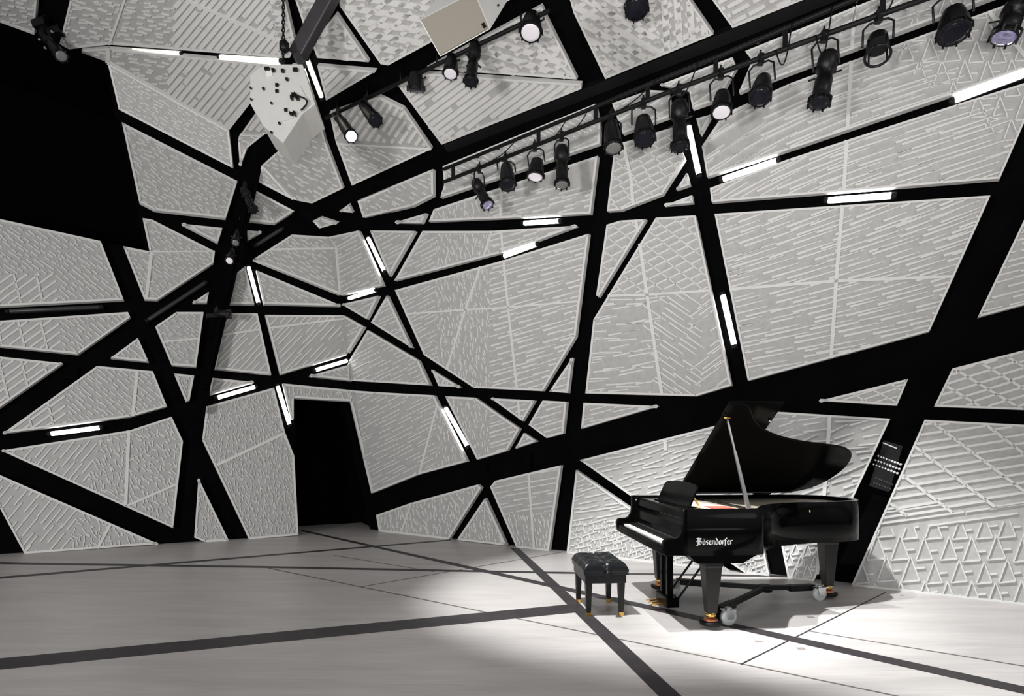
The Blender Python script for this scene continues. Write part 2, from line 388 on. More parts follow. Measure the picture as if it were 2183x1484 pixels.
def ornament(poly, fac):
    x = sum(p[0] for p in poly)/len(poly); y = sum(p[1] for p in poly)/len(poly)
    if fac == 'R':
        st = lambda X, Y: -(7+19*max(0,min(1,(860-Y)/560)))
        if x > 1930 and y > 880:      # tall panel at the right edge
            up = lambda X, Y: Y < 1105-.1*(X-1900); dn = lambda X, Y: Y > 1120-.07*(X-1900)
            o = pick(up, field(poly,38,66,1,1,0,0,keep=0)) 
            top = clip(poly, [(1700,800),(2400,800),(2400,1060),(1700,1120)])
            bot = clip(poly, [(1700,1140),(2400,1095),(2400,1400),(1700,1400)])
            mid = clip(poly, [(1700,1095),(2400,1050),(2400,1100),(1700,1135)])
            return lattice(top,37,64,7.5,-9,27,6)+field(mid,-8,20,190,170,4,4,.2)+trees(bot,46,3.4)
        if x > 1990 and y > 740: return lattice(poly,31,40,7,-17,24,6)
        if x > 1700 and y > 800 and x < 1960 and y < 880: return lattice(poly,28,28,4,-18,20,4)
        if x > 2040 and y > 400: return field(poly,-14,13,80,66,5,3)
        if x > 1490 and y < 420:
            tr = clip(poly, [(1960,-100),(2400,-100),(2400,500),(2080,260),(1880,130)]); le = poly
            o = trees(tr,44,3.6) if len(tr) > 2 else []
            lim = lambda X, Y: not (len(tr) > 2 and inside((X,Y),tr))
            ang = lambda X, Y: -(34-16*max(0,min(1,(X-1500)/350)))
            return o+pick(lim, field(le,ang,12,130,150,5.5,2.5,.45,.4))
        if x > 1560 and y > 1000 or (1560 < x < 1900 and y > 870):
            lo = clip(poly, [(1500,1110),(2000,1110),(2000,1300),(1500,1300)]); hi = clip(poly, [(1500,800),(2000,800),(2000,1110),(1500,1110)])
            o = field(hi,lambda X,Y:-16+rnd.uniform(-9,14),15,60,52,5,2) if hi else []
            return o+(trees(lo,24,3) if lo else [])
        if x > 1490: return field(poly,st,11,88,92,6,1.6,.6,.4)
        if x > 1240 and y > 830:
            return field(poly,lambda X,Y:-14+rnd.uniform(-8,8),12,46,42,4,2)+(field(clip(poly,[(1150,1110),(1700,1110),(1700,1300),(1150,1300)]),80,9,12,8,3,3) if y > 1000 else [])
        if x > 1290 and y < 440 and x < 1480: return lattice(poly,-27,15,3.5,36,30,3.5)
        if x > 1240:
            up = clip(poly, [(1200,400),(1600,400),(1600,615),(1200,632)]); lo = clip(poly, [(1200,636),(1600,618),(1600,900),(1200,900)]); o = []
            if len(up) > 2: o += lattice(up,38,27,3,-26,20,4)
            if len(lo) > 2:
                ch = lambda X, Y: (34 if X < 1486 else -36) if X > 1390 else -6+rnd.uniform(-8,8)
                o += field(lo,ch,12,56,50,4.5,2.5,.5,.3)
            return o
        if y > 1020 and x < 1060: return field(poly,lambda X,Y:78+rnd.uniform(-20,20),8,15,12,3,3,.9)
        if y > 980: return field(clip(poly,[(1000,900),(1250,900),(1250,1095),(1000,1095)]),-10,12,60,55,4,2)+field(clip(poly,[(1000,1095),(1250,1095),(1250,1200),(1000,1200)]),75,9,13,10,3,3,.9)
        if y < 430: return field(poly,lambda X,Y:-28,14,52,48,3.5,2.5) if x > 1090 else field(poly,-32,11,40,26,3,3)
        def an(X, Y): return -26 if X < 930 else (80+rnd.uniform(-22,22) if X < 1040 else -17)
        a = clip(poly, [(700,400),(930,400),(930,1100),(700,1100)]); b = clip(poly, [(930,400),(1045,400),(1045,1100),(930,1100)]); c = clip(poly, [(1045,400),(1300,400),(1300,1100),(1045,1100)])
        return (field(a,-27,9,44,34,2.5,2.5) if len(a) > 2 else [])+(field(b,lambda X,Y:80+rnd.uniform(-22,22),8,16,12,2.5,2.5,.9) if len(b) > 2 else [])+(field(c,-16,10.5,56,54,5.5,1.6) if len(c) > 2 else [])
    if fac in ('L', 'L2'):
        if x < 330 and 560 < y < 930 or (x < 140 and y < 1000):
            a = clip(poly, [(-210,585),(120,585),(150,1010),(-210,1010)]); b = clip(poly, [(120,585),(160,400),(700,400),(700,940),(150,940)]); c = clip(poly, [(-210,400),(160,400),(120,585),(-210,585)])
            return (lattice(a,76,46,5,-36,17,5) if len(a) > 2 else [])+(field(b,40,10,20,15,3,3) if len(b) > 2 else [])+(field(c,36,9,20,15,3,3) if len(c) > 2 else [])
        if 440 < x < 700 and 655 < y < 860: return field(poly,-46,11,62,54,3.5,3)
        if y > 880 and x < 400:
            a = clip(poly, [(-100,880),(230,880),(130,1220),(-100,1220)]); b = clip(poly, [(230,880),(700,880),(700,1220),(130,1220)])
            return (field(a,-50,14,60,50,4,3) if len(a) > 2 else [])+(field(b,lambda X,Y:60+rnd.uniform(-40,40),9,15,11,3,3,.9) if len(b) > 2 else [])
        if y > 820: return field(poly,lambda X,Y:75+rnd.uniform(-30,30),7.5,12,9,2.3,2.3,.9)
        return field(poly,lambda X,Y:32+rnd.uniform(-12,12),8,17,12,2.5,2.2,.7)
    # ceiling: raised plates with narrow grooves between them
    if x < 330 and y < 300 and fac in ('C', 'Ca'):
        a = clip(poly, [(-100,-100),(380,-100),(340,400),(-100,400)])
        b = clip(poly, [(380,-100),(800,-100),(800,400),(340,400)])
        return field(a,lambda X,Y:10+rnd.uniform(-12,12),9,26,17,3,3,.8)
    if fac in ('C', 'Ca'):
        if x < 640 and y < 260:
            a = clip(poly, [(-100,-100),(385,-100),(335,400),(-100,400)]); b = clip(poly, [(385,-100),(560,-100),(640,400),(335,400)])
            c = clip(poly, [(560,-100),(900,-100),(900,400),(640,400)])
            o = field(a,lambda X,Y:8+rnd.uniform(-10,10),9,26,17,3,3,.8) if len(a) > 2 else []
            if len(b) > 2: o += field(b,-50,14,150,145,12,12,.05,.06)
            if len(c) > 2: o += field(c,4,23,3000,3000,12,12,0,0)+field(c,-52,23,24,18,13,13,.1)
            return o
        if x < 740 and y > 130: return field(poly,-44,13,150,145,11.5,11.5,.05,.06)
        if 820 < x < 1100 and 150 < y < 320: return field(poly,-37,13,400,392,11.5,11.5,.05,.05)
        if x < 1240 and y < 160:
            a = 9 if x < 1000 else 17
            return field(poly,a,25,3000,3000,15,15,0,0)+field(poly,-38,25,26,18,12,12,.1)
        if x < 1500 and y < 170:
            q = clip(poly, [(1100,-100),(1370,-100),(1425,200),(1100,200)]); r = clip(poly, [(1370,-100),(1600,-100),(1600,200),(1425,200)])
            return (field(q,29,24,3000,3000,15,15,0,0)+field(q,-30,24,25,17,12,12,.1) if len(q) > 2 else [])+(field(r,86,27,3000,3000,17,17,0,0)+field(r,-32,19,27,16,12,12,.1) if len(r) > 2 else [])
        if x > 1500: return field(poly,-28,17,44,34,9,9,.2)
        if 690 < x < 930: return field(poly,-56,15,44,40,9,9,.1)
    if fac == 'K2' and x > 1300: return field(poly,-33,12,44,34,5,4,.4)
    return field(poly,lambda X,Y:28+rnd.uniform(-10,10),11,24,17,4,3,.6)
WALLOF = {'L':'L','L2':'L','R':'R','K3':'C','K2':'C','C':'C','Ca':'C'}
def shrink(p, d):
    if area(p) < 0: p = p[::-1]
    n = len(p); r = []
    for i in range(n):
        a, b, c = p[i-1], p[i], p[(i+1) % n]
        l1, l2 = math.hypot(b[0]-a[0], b[1]-a[1]) or 1, math.hypot(c[0]-b[0], c[1]-b[1]) or 1
        n1, n2 = (-(b[1]-a[1])/l1, (b[0]-a[0])/l1), (-(c[1]-b[1])/l2, (c[0]-b[0])/l2)
        k = max(.3, 1+n1[0]*n2[0]+n1[1]*n2[1]); r.append((b[0]+(n1[0]+n2[0])*d/k, b[1]+(n1[1]+n2[1])*d/k))
    return r
def panel_mesh(mb, poly, fac):
    pl = FP[fac]; P = lambda q, o: pl.at(q[0], q[1], o)
    n = len(poly)
    fr = [P(q, 0) for q in poly]; bk = [p+pl.n*.055 for p in fr]
    mb.add(fr, [list(range(n))], 0)
    for i in range(n):
        j = (i+1) % n; mb.add([fr[i], fr[j], bk[j], bk[i]], [[0,1,2,3]], 1)
    def strip(a, b, w0, w1, h):
        d = math.hypot(b[0]-a[0], b[1]-a[1])
        if d < 1: return
        nx, ny = -(b[1]-a[1])/d, (b[0]-a[0])/d
        q = [(a[0]+nx*w0/2,a[1]+ny*w0/2),(b[0]+nx*w1/2,b[1]+ny*w1/2),(b[0]-nx*w1/2,b[1]-ny*w1/2),(a[0]-nx*w0/2,a[1]-ny*w0/2)]
        lo = [P(k, 0) for k in q]; hi = [k-pl.n*h for k in lo]
        mb.add(lo+hi, [[4,5,6,7],[0,1,5,4],[1,2,6,5],[2,3,7,6],[3,0,4,7]], 1)
    tight = shrink(poly, 5)
    for a, b, w0, w1 in (ornament(poly, fac) if area(tight) > 30 else []):
        w0, w1 = w0*.85, w1*.85
        for t0, t1 in seg_clip(a, b, tight):
            L = lambda t: (a[0]+(b[0]-a[0])*t, a[1]+(b[1]-a[1])*t)
            strip(L(t0), L(t1), w0+(w1-w0)*t0, w0+(w1-w0)*t1, .017)
    for line, w in SEAMS:
        for a, b in zip(line, line[1:]):
            for t0, t1 in seg_clip(a, b, poly):
                L = lambda t: (a[0]+(b[0]-a[0])*t, a[1]+(b[1]-a[1])*t)
                strip(L(t0), L(t1), w, w, .022)
def border(mb, poly, fac, whole, w=4.5):
    """white rim just inside the outer outline"""
    pl = FP[fac]; s = 1 if area(poly) > 0 else -1; n = len(poly)
    for i in range(n):
        a, b = poly[i], poly[(i+1) % n]; d = math.hypot(b[0]-a[0], b[1]-a[1])
        if d < 4: continue
        m = ((a[0]+b[0])/2, (a[1]+b[1])/2)
        if not any(abs((q[0]-p[0])*(m[1]-p[1])-(q[1]-p[1])*(m[0]-p[0])) < 1.2*math.hypot(q[0]-p[0], q[1]-p[1]) for p, q in zip(whole, whole[1:]+whole[:1])): continue
        nx, ny = -(b[1]-a[1])/d*s*w, (b[0]-a[0])/d*s*w; ux, uy = (b[0]-a[0])/d*w*.7, (b[1]-a[1])/d*w*.7
        q = [a, b, (b[0]+nx-ux, b[1]+ny-uy), (a[0]+nx+ux, a[1]+ny+uy)]
        lo = [pl.at(*k) for k in q]; hi = [k-pl.n*.018 for k in lo]
        mb.add(lo+hi, [[4,5,6,7],[0,1,5,4],[1,2,6,5],[2,3,7,6],[3,0,4,7]], 1)
# ---- black lining behind the panels (the walls themselves), with the balcony and doorway recesses
BO = .13
def sheet(mb, pts, pl, off=BO, mi=0): mb.add([pl.at(x, y, off) for x, y in pts], [list(range(len(pts)))], mi)
mb = MB()
sheet(mb, [(-400,395),(309,534),(229,122),(240,150),(500,262),(760,470),(840,1140),(806,1142),(745,856),(626,850),(637,1148),(-400,1224)], PL)
sheet(mb, [(740,520),(246,252),(226,130),(232,112),(490,262),(740,480)], PL2)
for pts, dep in (([(-400,395),(309,534),(229,122),(-400,-112)], 2.4), ([(637,1141),(626,850),(745,856),(806,1133)], 1.3)):
    a = [PL.at(x, y, BO) for x, y in pts]; hz = V((PL.n.x, PL.n.y, 0)).normalized()*dep; b = [p+hz for p in a]
    mb.add(b, [[0,1,2,3]], 1)
    for i in range(4): mb.add([a[i], a[(i+1) % 4], b[(i+1) % 4], b[i]], [[0,1,2,3]], 1)
wall_left = tag(mb.build('wall_left', [M['black'], M['void']], origin=P0), 'black lined left wall with white panels, dark balcony opening and doorway', 'wall', kind='structure')
mb = MB(); sheet(mb, [(660,520),(704,492),(2900,-352),(2900,1381),(790,1136)], PR)
wall_right = tag(mb.build('wall_right', M['black'], origin=b1), 'long black lined right wall clad in white relief panels', 'wall', kind='structure')
mb = MB(); sheet(mb, [(470,278),(935,300),(960,318),(704,520)], PK3); sheet(mb, [(690,510),(920,316),(2400,-275),(2400,-140)], PK2)
sheet(mb, [(228,140),(492,285),(935,330),(2400,-250),(2400,-430),(-400,-430),(-400,-110)], PC)
ceiling = tag(mb.build('ceiling', M['black'], origin=D), 'sloping black ceiling clad in white relief panels', 'ceiling', kind='structure')
HOST = {'L': wall_left, 'R': wall_right, 'C': ceiling}
bpy.context.view_layer.update()
for whole in PAN:
    mb = MB(); ar = {}
    for name, pl, reg in FAC:
        piece = clip(whole, reg)
        if len(piece) < 3 or abs(area(piece)) < 6: continue
        ar[WALLOF[name]] = ar.get(WALLOF[name], 0)+abs(area(piece))
        panel_mesh(mb, piece, name); border(mb, piece, name, whole)
    mb.build('acoustic_panel', [M['field'], M['ridge']], HOST[max(ar, key=ar.get)], world=True)
# ------------------------------------------------------------------ floor and its inlays
mb = MB(); mb.add([(-16,-1,0),(13,-1,0),(13,18,0),(-16,18,0)], [[0,1,2,3]])
floor = tag(mb.build('floor', M['floor'], origin=(0,0,0)), 'pale timber floor crossed by dark inlaid lines', 'floor', kind='structure')
def inlay(name, pts, z, m):
    mb = MB(); mb.prism([flo(x, y, 0) for x, y in pts], (0,0,z)); mb.build(name, m, floor)
def line_inlay(a, b, w0, w1, z, m, name='inlay_line'):   # widths in surveyed pixels, measured vertically
    inlay(name, [(a[0],a[1]-w0/2),(b[0],b[1]-w1/2),(b[0],b[1]+w1/2),(a[0],a[1]+w0/2)], z, m)
inlay('inlay_stripe', [(-60,1410),(-60,1434),(1238,1305),(1222,1288)], .0022, M['inlay'])
inlay('inlay_stripe', [(1089,1169),(1106,1169),(1475,1505),(1425,1505)], .0026, M['inlay'])
line_inlay((642,1131),(2260,1489),3,17,.0018,M['inlay'])
line_inlay((-60,1200),(560,1209),4,4,.0014,M['inlay']); line_inlay((560,1209),(1090,1219.5),4,4,.0014,M['inlay']); line_inlay((1090,1219.5),(1685,1229),4,4,.0014,M['inlay'])
line_inlay((-60,1237),(960,1151.5),4.5,2.5,.001,M['inlay'])
line_inlay((570,1211),(1582,1416),1.8,2.2,.0008,M['seam'],'floor_joint'); line_inlay((1582,1416),(1940,1490),2.2,2.6,.0008,M['seam'],'floor_joint')
line_inlay((1579,1417),(1888,1263),3.6,2.4,.001,M['inlay']); line_inlay((1720,1345),(2260,1433),1.6,2.2,.0008,M['seam'],'floor_joint')
line_inlay((771,1251),(1200,1177),1.3,1,.0006,M['seam'],'floor_joint'); line_inlay((712,1184),(925,1219),1.2,1.2,.0006,M['seam'],'floor_joint')
for (x, y), lb in zip(((1617,1368),(1707,1383),(1728,1316)), ('small floor socket plate left of the thin diagonal joint','small floor socket plate just right of the diagonal joint, nearest us','small floor socket plate beside the piano shadow edge')):
    c = flo(x, y); mb = MB(); mb.box(c.x-.028, c.x+.028, c.y-.018, c.y+.018, .0, .004); tag(mb.build('floor_socket', M['plug']), lb, 'floor socket', 'floor sockets')
# ------------------------------------------------------------------ tube lights set in the black gaps
def facet(x, y):
    for n, p, r in FAC:
        if inside((x, y), r): return p
    return PR
def tube_light(a, b, on, label, rad=.034, group=None, off=.04, caps=True):
    pl = facet((a[0]+b[0])/2, (a[1]+b[1])/2); p, q = pl.at(*a, off), pl.at(*b, off); d = (q-p).normalized()
    t = thing('tube_light' if on else 'unlit_tube_light', (p+q)/2, label, 'tube light', group)
    mb = MB(); mb.lathe(p, d, [(0,rad*.9),(.01,rad),((q-p).length-.01,rad),((q-p).length,rad*.9)], 14)
    mb.build('diffuser_tube', M[on], t, world=True)
    mb = MB(); mb.bar(p+pl.n*.055-d*.05, q+pl.n*.055+d*.05, .055, .035, pl.n); mb.build('housing', M['steel'], t, world=True)
    for e, s in ((p, -1), (q, 1)):
        mb = MB(); mb.lathe(e, d*s, [(0,rad*1.08),(.045,rad*1.08),(.055,rad*.7)], 14); mb.build('end_cap', M['steel'], t, world=True)
G = 'tube lights in the black gaps'
for a, b, k, lb in (
 ((243,106),(385,115),'tubey','long lit tube in the ceiling seam beside the dark balcony corner'),
 ((470,122),(596,130),'tubey','long lit ceiling tube ending at the chain above the hanging white loudspeaker'),
 ((655,128),(685,206),'tubey','lit ceiling tube just right of the hanging white loudspeaker'),
 ((2035,213),(2235,138),'tube','longest lit tube on the right wall, running out of the picture at top right'),
 ((1542,382),(1655,343),'tube','lit slanted tube right of the crossing under the lamp rail'),
 ((1468,270),(1490,372),'tube','lit upright tube directly below the lamp rail on the right wall'),
 ((1766,427),(1900,417),'tube','lit near-level tube on the upper right wall, right of the crossing'),
 ((1118,476),(1192,471),'tube','short lit level tube in the middle, below the row of lamps'),
 ((1075,546),(1143,521),'tube','short lit slanted tube in the middle, under the level one'),
 ((785,508),(819,578),'tube','lit steep tube beside the upper room corner'),
 ((744,636),(800,619),'tubey','short lit tube starting at the corner of the two walls'),
 ((530,570),(551,646),'tube','lit steep tube on the left wall beneath the lamp boom crossing'),
 ((673,789),(740,769),'tube','lit slanted tube ending at the room corner above the doorway'),
 ((464,848),(543,825),'tube','lit slanted tube on the left wall, left of the doorway'),
 ((592,824),(617,905),'tube','lit steep tube running down to the doorway edge'),
 ((109,925),(212,912),'tube','lit level tube low on the far left wall'),
 ((1541,630),(1565,735),'tube','lit steep tube in the band coming down behind the piano'),
 ((950,870),(996,951),'tube','lit steep tube right of the doorway on the right wall')):
    tube_light(a, b, k, lb, group=G)
for a, b, lb in (((20,664),(212,655),'dark unlit tube in the level gap at far left, below the balcony'),
 ((316,682),(436,604),'dark unlit tube on the thick diagonal band of the left wall'),
 ((546,523),(600,489),'short dark unlit tube on the diagonal right of the lamp boom')):
    tube_light(a, b, 'off', lb, group=G)
# ------------------------------------------------------------------ ceiling steel and lighting pipes
mb = MB(); mb.prism([PC.at(*q, .02) for q in ((944,310),(1290,172),(1562,62),(1840,-50),(1900,-45),(1640,60),(1290,196),(955,326))], PC.n*.16)
tag(mb.build('trim_1', M['steel']), 'black steel beam along the ceiling above the lamp rail', 'beam', kind='structure')
RIG = PR.shifted(-.55)
lo = [(946,388),(1200,287),(1429,195),(1683,101),(1880,30),(2130,-58)]; hi = [(946,361),(1267,229),(1383,180),(1550,113),(1760,24),(1950,-55)]
def onto(line, x):
    for a, b in zip(line, line[1:]):
        if x <= b[0] or b == line[-1]: return a[1]+(b[1]-a[1])*(x-a[0])/(b[0]-a[0])
L0, L1 = RIG.at(*lo[0]), RIG.at(*lo[-1]); U0, U1 = RIG.at(*hi[0]), RIG.at(*hi[-1])
rail = thing('lighting_rail', (L0+L1)/2, 'long black double lighting pipe hung under the ceiling beam along the right wall', 'lighting rail')
mb = MB(); mb.tube([RIG.at(*q) for q in lo], .028, 12); mb.build('pipe', M['steel'], rail, world=True)
mb = MB(); mb.tube([RIG.at(*q) for q in hi], .026, 12); mb.build('pipe', M['steel'], rail, world=True)
for x in (966,1148,1270,1381,1526,1674,1882):
    mb = MB(); mb.bar(RIG.at(x, onto(lo, x)), RIG.at(x, onto(hi, x)), .05, .03, PR.n); mb.build('tie', M['steel'], rail, world=True)
for x in (985,1030,1330,1600,1820):
    p = RIG.at(x, onto(hi, x)); mb = MB(); mb.tube([p, p+V((0,0,.16))+PR.n*.2, p+V((0,0,.24))+PR.n*.42], .012, 8); mb.build('hanger', M['steel'], rail, world=True)
def sag(x0, x1, drop):
    a, b = RIG.at(x0, onto(lo, x0)), RIG.at(x1, onto(hi, x1)); a, b = a-PR.n*.04, b-PR.n*.04
    return [a.lerp(b, i/10)-V((0,0,drop*math.sin(math.pi*i/10))) for i in range(11)]
for x0, x1, d in ((1045,1110,.05),(1150,1215,.12),(1205,1260,.1),(1330,1400,.03),(1430,1490,.22),(1655,1690,.3),(1740,1775,.34),(1885,1915,.1)):
    mb = MB(); mb.tube(sag(x0, x1, d), .008, 6); mb.build('cable', M['steel'], rail, world=True)
g0, g1 = PC.at(690, 238), PC.at(1160, 10); GP = Plane(g0-V((0,0,.1)), (g1-g0).cross(V((0,0,1))))
q0, q1 = GP.at(694,252), GP.at(1172,22)
crail = thing('ceiling_lighting_pipe', (q0+q1)/2, 'black lighting pipe under the ceiling band between the two white loudspeakers', 'lighting rail')
mb = MB(); mb.tube([q0, q1], .028, 12); mb.build('pipe', M['steel'], crail, world=True)
for i in range(6):
    p = q0.lerp(q1, (i+.4)/6); z = PC.p.z-((p.x-PC.p.x)*PC.n.x+(p.y-PC.p.y)*PC.n.y)/PC.n.z
    mb = MB(); mb.tube([p, V((p.x,p.y,z+.1))], .014, 8); mb.build('hanger', M['steel'], crail, world=True)
BP = PL.shifted(-.22)
boom = thing('lighting_boom', BP.at(432,880), 'tall black lighting boom leaning along the left wall, left of the corner', 'lighting boom')
mb = MB(); mb.bar(BP.at(550,348), BP.at(500,560), .16, .09, PL.n); mb.bar(BP.at(500,560), BP.at(428,880), .16, .09, PL.n, .10, .06); mb.build('mast', M['black'], boom, world=True)
mb = MB(); mb.bar(BP.at(541,372,-.06), BP.at(497,556,-.06), .05, .05, PL.n); mb.bar(BP.at(497,556,-.06), BP.at(438,830,-.06), .05, .05, PL.n); mb.build('cable_duct', M['black'], boom, world=True)
mb = MB(); mb.bar(BP.at(440,674,-.08), BP.at(487,672,-.08), .09, .07); mb.build('side_arm', M['steel'], boom, world=True)
for x, y in ((515,468),(483,640)):
    p, q = BP.at(x, y, .05), PL.at(x, y, .12); mb = MB(); mb.bar(p, q, .08, .08); mb.build('wall_bracket', M['steel'], boom, world=True)
CP = PL.shifted(-.45)
clus = thing('corner_lighting_post', CP.at(104,60), 'black lighting post with fittings hanging before the dark balcony at top left', 'lighting post')
mb = MB(); mb.tube([CP.at(112,-30), CP.at(92,75), CP.at(128,112)], .07, 10); mb.build('mast', M['steel'], clus, world=True)
for x, y, r in ((86,55,.1),(118,72,.1),(100,25,.12),(124,15,.11)):
    mb = MB(); c = CP.at(x, y, -.05); mb.bar(c-V((r,0,0)), c+V((r,0,.06)), r*1.2, r*1.2); mb.build('clamp', M['can'], clus, world=True)
for x, y in ((121,30),(112,69),(86,86),(98,104)):
    mb = MB(); mb.lathe(CP.at(x, y, -.16), (0,-1,0), [(0,.022),(.03,.018)], 10); mb.build('bolt', M['chrome'], clus, world=True)
# ------------------------------------------------------------------ stage lamps
def stage_lamp(plane, clamp, tail, nose, rad, kind, lens, label, group, tilt=.12):
    rad = rad*.9; k, a = plane.at(*clamp), plane.at(*tail); b = plane.at(*nose); b = CAM+(b-CAM)*(1-tilt/(b-CAM).length)
    d = (b-a).normalized(); L = (b-a).length; t = thing('stage_lamp', k, label, 'stage lamp', group)
    mb = MB()
    if kind == 'profile': pr = [(0,rad*.45),(.02,rad*.8),(L*.10,rad*.95),(L*.34,rad),(L*.36,rad*.74),(L*.52,rad*.72),(L*.53,rad*.84),(L*.78,rad*.84),(L*.79,rad*.8),(L*.86,rad*.86),(L*.97,rad*1.02),(L,rad*1.02)]
    elif kind == 'open': pr = [(0,rad*.5),(.02,rad*.8),(L*.45,rad*.92),(L*.5,rad*.94)]
    else: pr = [(0,rad*.35),(.03,rad*.72),(L*.35,rad*.86),(L*.55,rad*.98),(L*.9,rad),(L,rad*1.05)]
    mb.lathe(a, d, pr, 22)
    if kind == 'profile':
        u = d.orthogonal().normalized(); w = d.cross(u)
        for c in range(4): e = a+d*L*.45+(u*math.cos(c*1.57)+w*math.sin(c*1.57))*rad*.8; mb.bar(e, e+(e-(a+d*L*.45)).normalized()*rad*.8, .02, .012)
    mb.build('body', M['can'], t, world=True)
    if kind == 'open':                                            # colour frame standing off the body
        mb = MB(); u = d.orthogonal().normalized(); w = d.cross(u); c = b-d*.02
        ring = [c+(u*math.cos(x*math.pi/12)+w*math.sin(x*math.pi/12))*rad for x in range(25)]; mb.tube(ring, .014, 6)
        for x in range(4): p = c+(u*math.cos(x*1.57+.6)+w*math.sin(x*1.57+.6))*rad; mb.tube([p, p-d*L*.55], .01, 6)
        mb.build('colour_frame', M['can'], t, world=True)
    else:
        mb = MB(); mb.lathe(b-d*.012, d, [(0,rad*.9),(.014,rad*.88),(.019,rad*.6),(.021,.01)], 22); mb.build('lens', M[lens], t, world=True)
        mb = MB(); n = 8; u = d.orthogonal().normalized(); w = d.cross(u)
        for x in range(n):
            c0, c1 = 2*math.pi*x/n, 2*math.pi*(x+1)/n; e0, e1 = [b+(u*math.cos(c)+w*math.sin(c))*rad*1.1 for c in (c0, c1)]
            mb.bar(e0-d*.05, e1-d*.05, .012, .02, d); mb.bar(e0-d*.05, e0+d*.012, .016, .016)
        mb.build('colour_frame', M['can'], t, world=True)
    m = a.lerp(b, .3); sx = d.cross(V((0,0,1))); sx = DR.copy() if sx.length < .25 else sx.normalized(); top = k-V((0,0,.06)); hh = rad*1.18
    up = (top-m).normalized()
    mb = MB(); mb.tube([m-sx*hh, m-sx*hh+up*max(.02,(top-m).length-.05), m-sx*hh*.6+up*(top-m).length, m+sx*hh*.6+up*(top-m).length, m+sx*hh+up*max(.02,(top-m).length-.05), m+sx*hh], .011, 8); mb.build('yoke', M['can'], t, world=True)
    mb = MB(); mb.box(k.x-.028, k.x+.028, k.y-.03, k.y+.03, k.z-.075, k.z+.042); mb.lathe(k+V((0,0,.04)), (0,0,1), [(0,.012),(.05,.01)], 8); mb.build('clamp', M['can'], t, world=True)
    return t, b, d
G = 'stage lamps on the rail along the right wall'
R = lambda x: (x, onto(lo, x))
for c, a, b, r, k, l, lb, tl in (
 (R(1022),(1013,386),(1040,438),.10,'profile','lens_blue','farthest lamp on the right wall rail, slanting, with violet sheen on its nose',.05),
 (R(1078),(1079,352),(1083,396),.125,'can','lens_dark','short black lamp second from the far end of the rail',.14),
 (R(1140),(1146,338),(1141,378),.125,'can','lens_dim','short lamp on the rail showing a white lens above the middle tube light',.06),
 (R(1197),(1198,312),(1198,395),.105,'profile','lens_grey','long upright lamp on the rail left of the black upright band',.16),
 (R(1303),(1302,262),(1308,317),.125,'can','lens_grey','grey-lensed lamp hanging against the black upright band',.1),
 (R(1372),(1371,252),(1375,298),.14,'can','lens_dark','round squat black lamp right of the black upright band',.14),
 (R(1447),(1448,216),(1450,315),.115,'profile','lens_dark','long black lamp pointing straight down above the upright lit tube',.1),
 (R(1537),(1540,196),(1538,240),.12,'can','lens_dim','lamp with a white lens just right of the long upright one',.1),
 (R(1622),(1628,166),(1620,208),.125,'can','lens_dark','short lamp with glints on its lens, above the longest diagonal gap',.2),
 (R(1757),(1768,112),(1746,222),.115,'profile','lens_dark','longest lamp on the rail, tilted, near the slanting wall joint',.12),
 (R(1873),(1871,78),(1871,122),.125,'open','lens_grey','lamp with an open empty ring frame at its nose',.14),
 (R(2030),(2032,22),(2034,72),.145,'can','lens_dark','big square-shouldered lamp near the right end of the rail',.1),
 ((2178,-18),(2172,5),(2140,82),.12,'profile','lens_blue','lamp at the right edge of the picture, slanting left',.06)):
    stage_lamp(RIG, c, a, b, r, k, l, lb, G, tl)
G = 'stage lamps under the ceiling band'
up = lambda x: (x, 252+(x-694)*(22-252)/(1172-694))
SPOTS = []
for c, a, b, r, k, l, lb, tl in (
 (up(1135),(1135,32),(1131,70),.15,'can','lens_dim','lamp with a white lens right of the beige loudspeaker',.12),
 (up(1012),(1014,92),(1003,176),.10,'profile','lens_dark','long black lamp hanging under the beige loudspeaker',.2),
 (up(962),(964,118),(960,158),.11,'can','lens_dim','white-lensed lamp under the left corner of the beige loudspeaker',.12),
 (up(884),(886,150),(887,193),.135,'can','lens_dark','black lamp pointing away, left of the beige loudspeaker',-.1),
 (up(780),(772,222),(802,258),.11,'can','lens_dark','slanting lamp with dark lens second from the hanging white loudspeaker',.12),
 (up(722),(722,250),(749,291),.105,'can','lens_on','slanting lamp with a glowing white lens right of the hanging loudspeaker',.3)):
    SPOTS.append(stage_lamp(GP, c, a, b, r, k, l, lb, G, tl))
RG = Plane(PC.at(1360,-20)-V((0,0,.5)), GP.n)
stage_lamp(RG, (1357,-45), (1357,-22), (1357,20), .15, 'can', 'lens_dark', 'dark lamp cut by the top edge of the picture, under the ceiling', G, .15)
G = 'lamps on the left wall boom'
BF = BP.shifted(-.12)
stage_lamp(BF, (522,396), (519,402), (540,448), .085, 'profile', 'lens_dark', 'black lamp near the top of the boom, pointing down right', G, .25)
stage_lamp(BF, (506,498), (504,500), (502,518), .07, 'can', 'lens_grey', 'upper of the two round pale lamps on the boom', G, .3)
stage_lamp(BF, (496,536), (494,540), (489,556), .07, 'can', 'lens_dim', 'lower of the two round pale lamps on the boom', G, .3)
stage_lamp(BF, (462,662), (458,668), (491,670), .075, 'can', 'lens_dark', 'small black lamp on the side arm halfway down the boom', G, .1)
G = 'lamps on the top left post'
CF = CP.shifted(-.15)
stage_lamp(CF, (128,10), (124,16), (160,36), .115, 'can', 'lens_dark', 'black lamp at top left pointing right over the pale ceiling', G, .2)
stage_lamp(CF, (106,84), (108,92), (131,120), .10, 'can', 'lens_grey', 'lamp at top left with a pale lens against the dark balcony', G, .25)
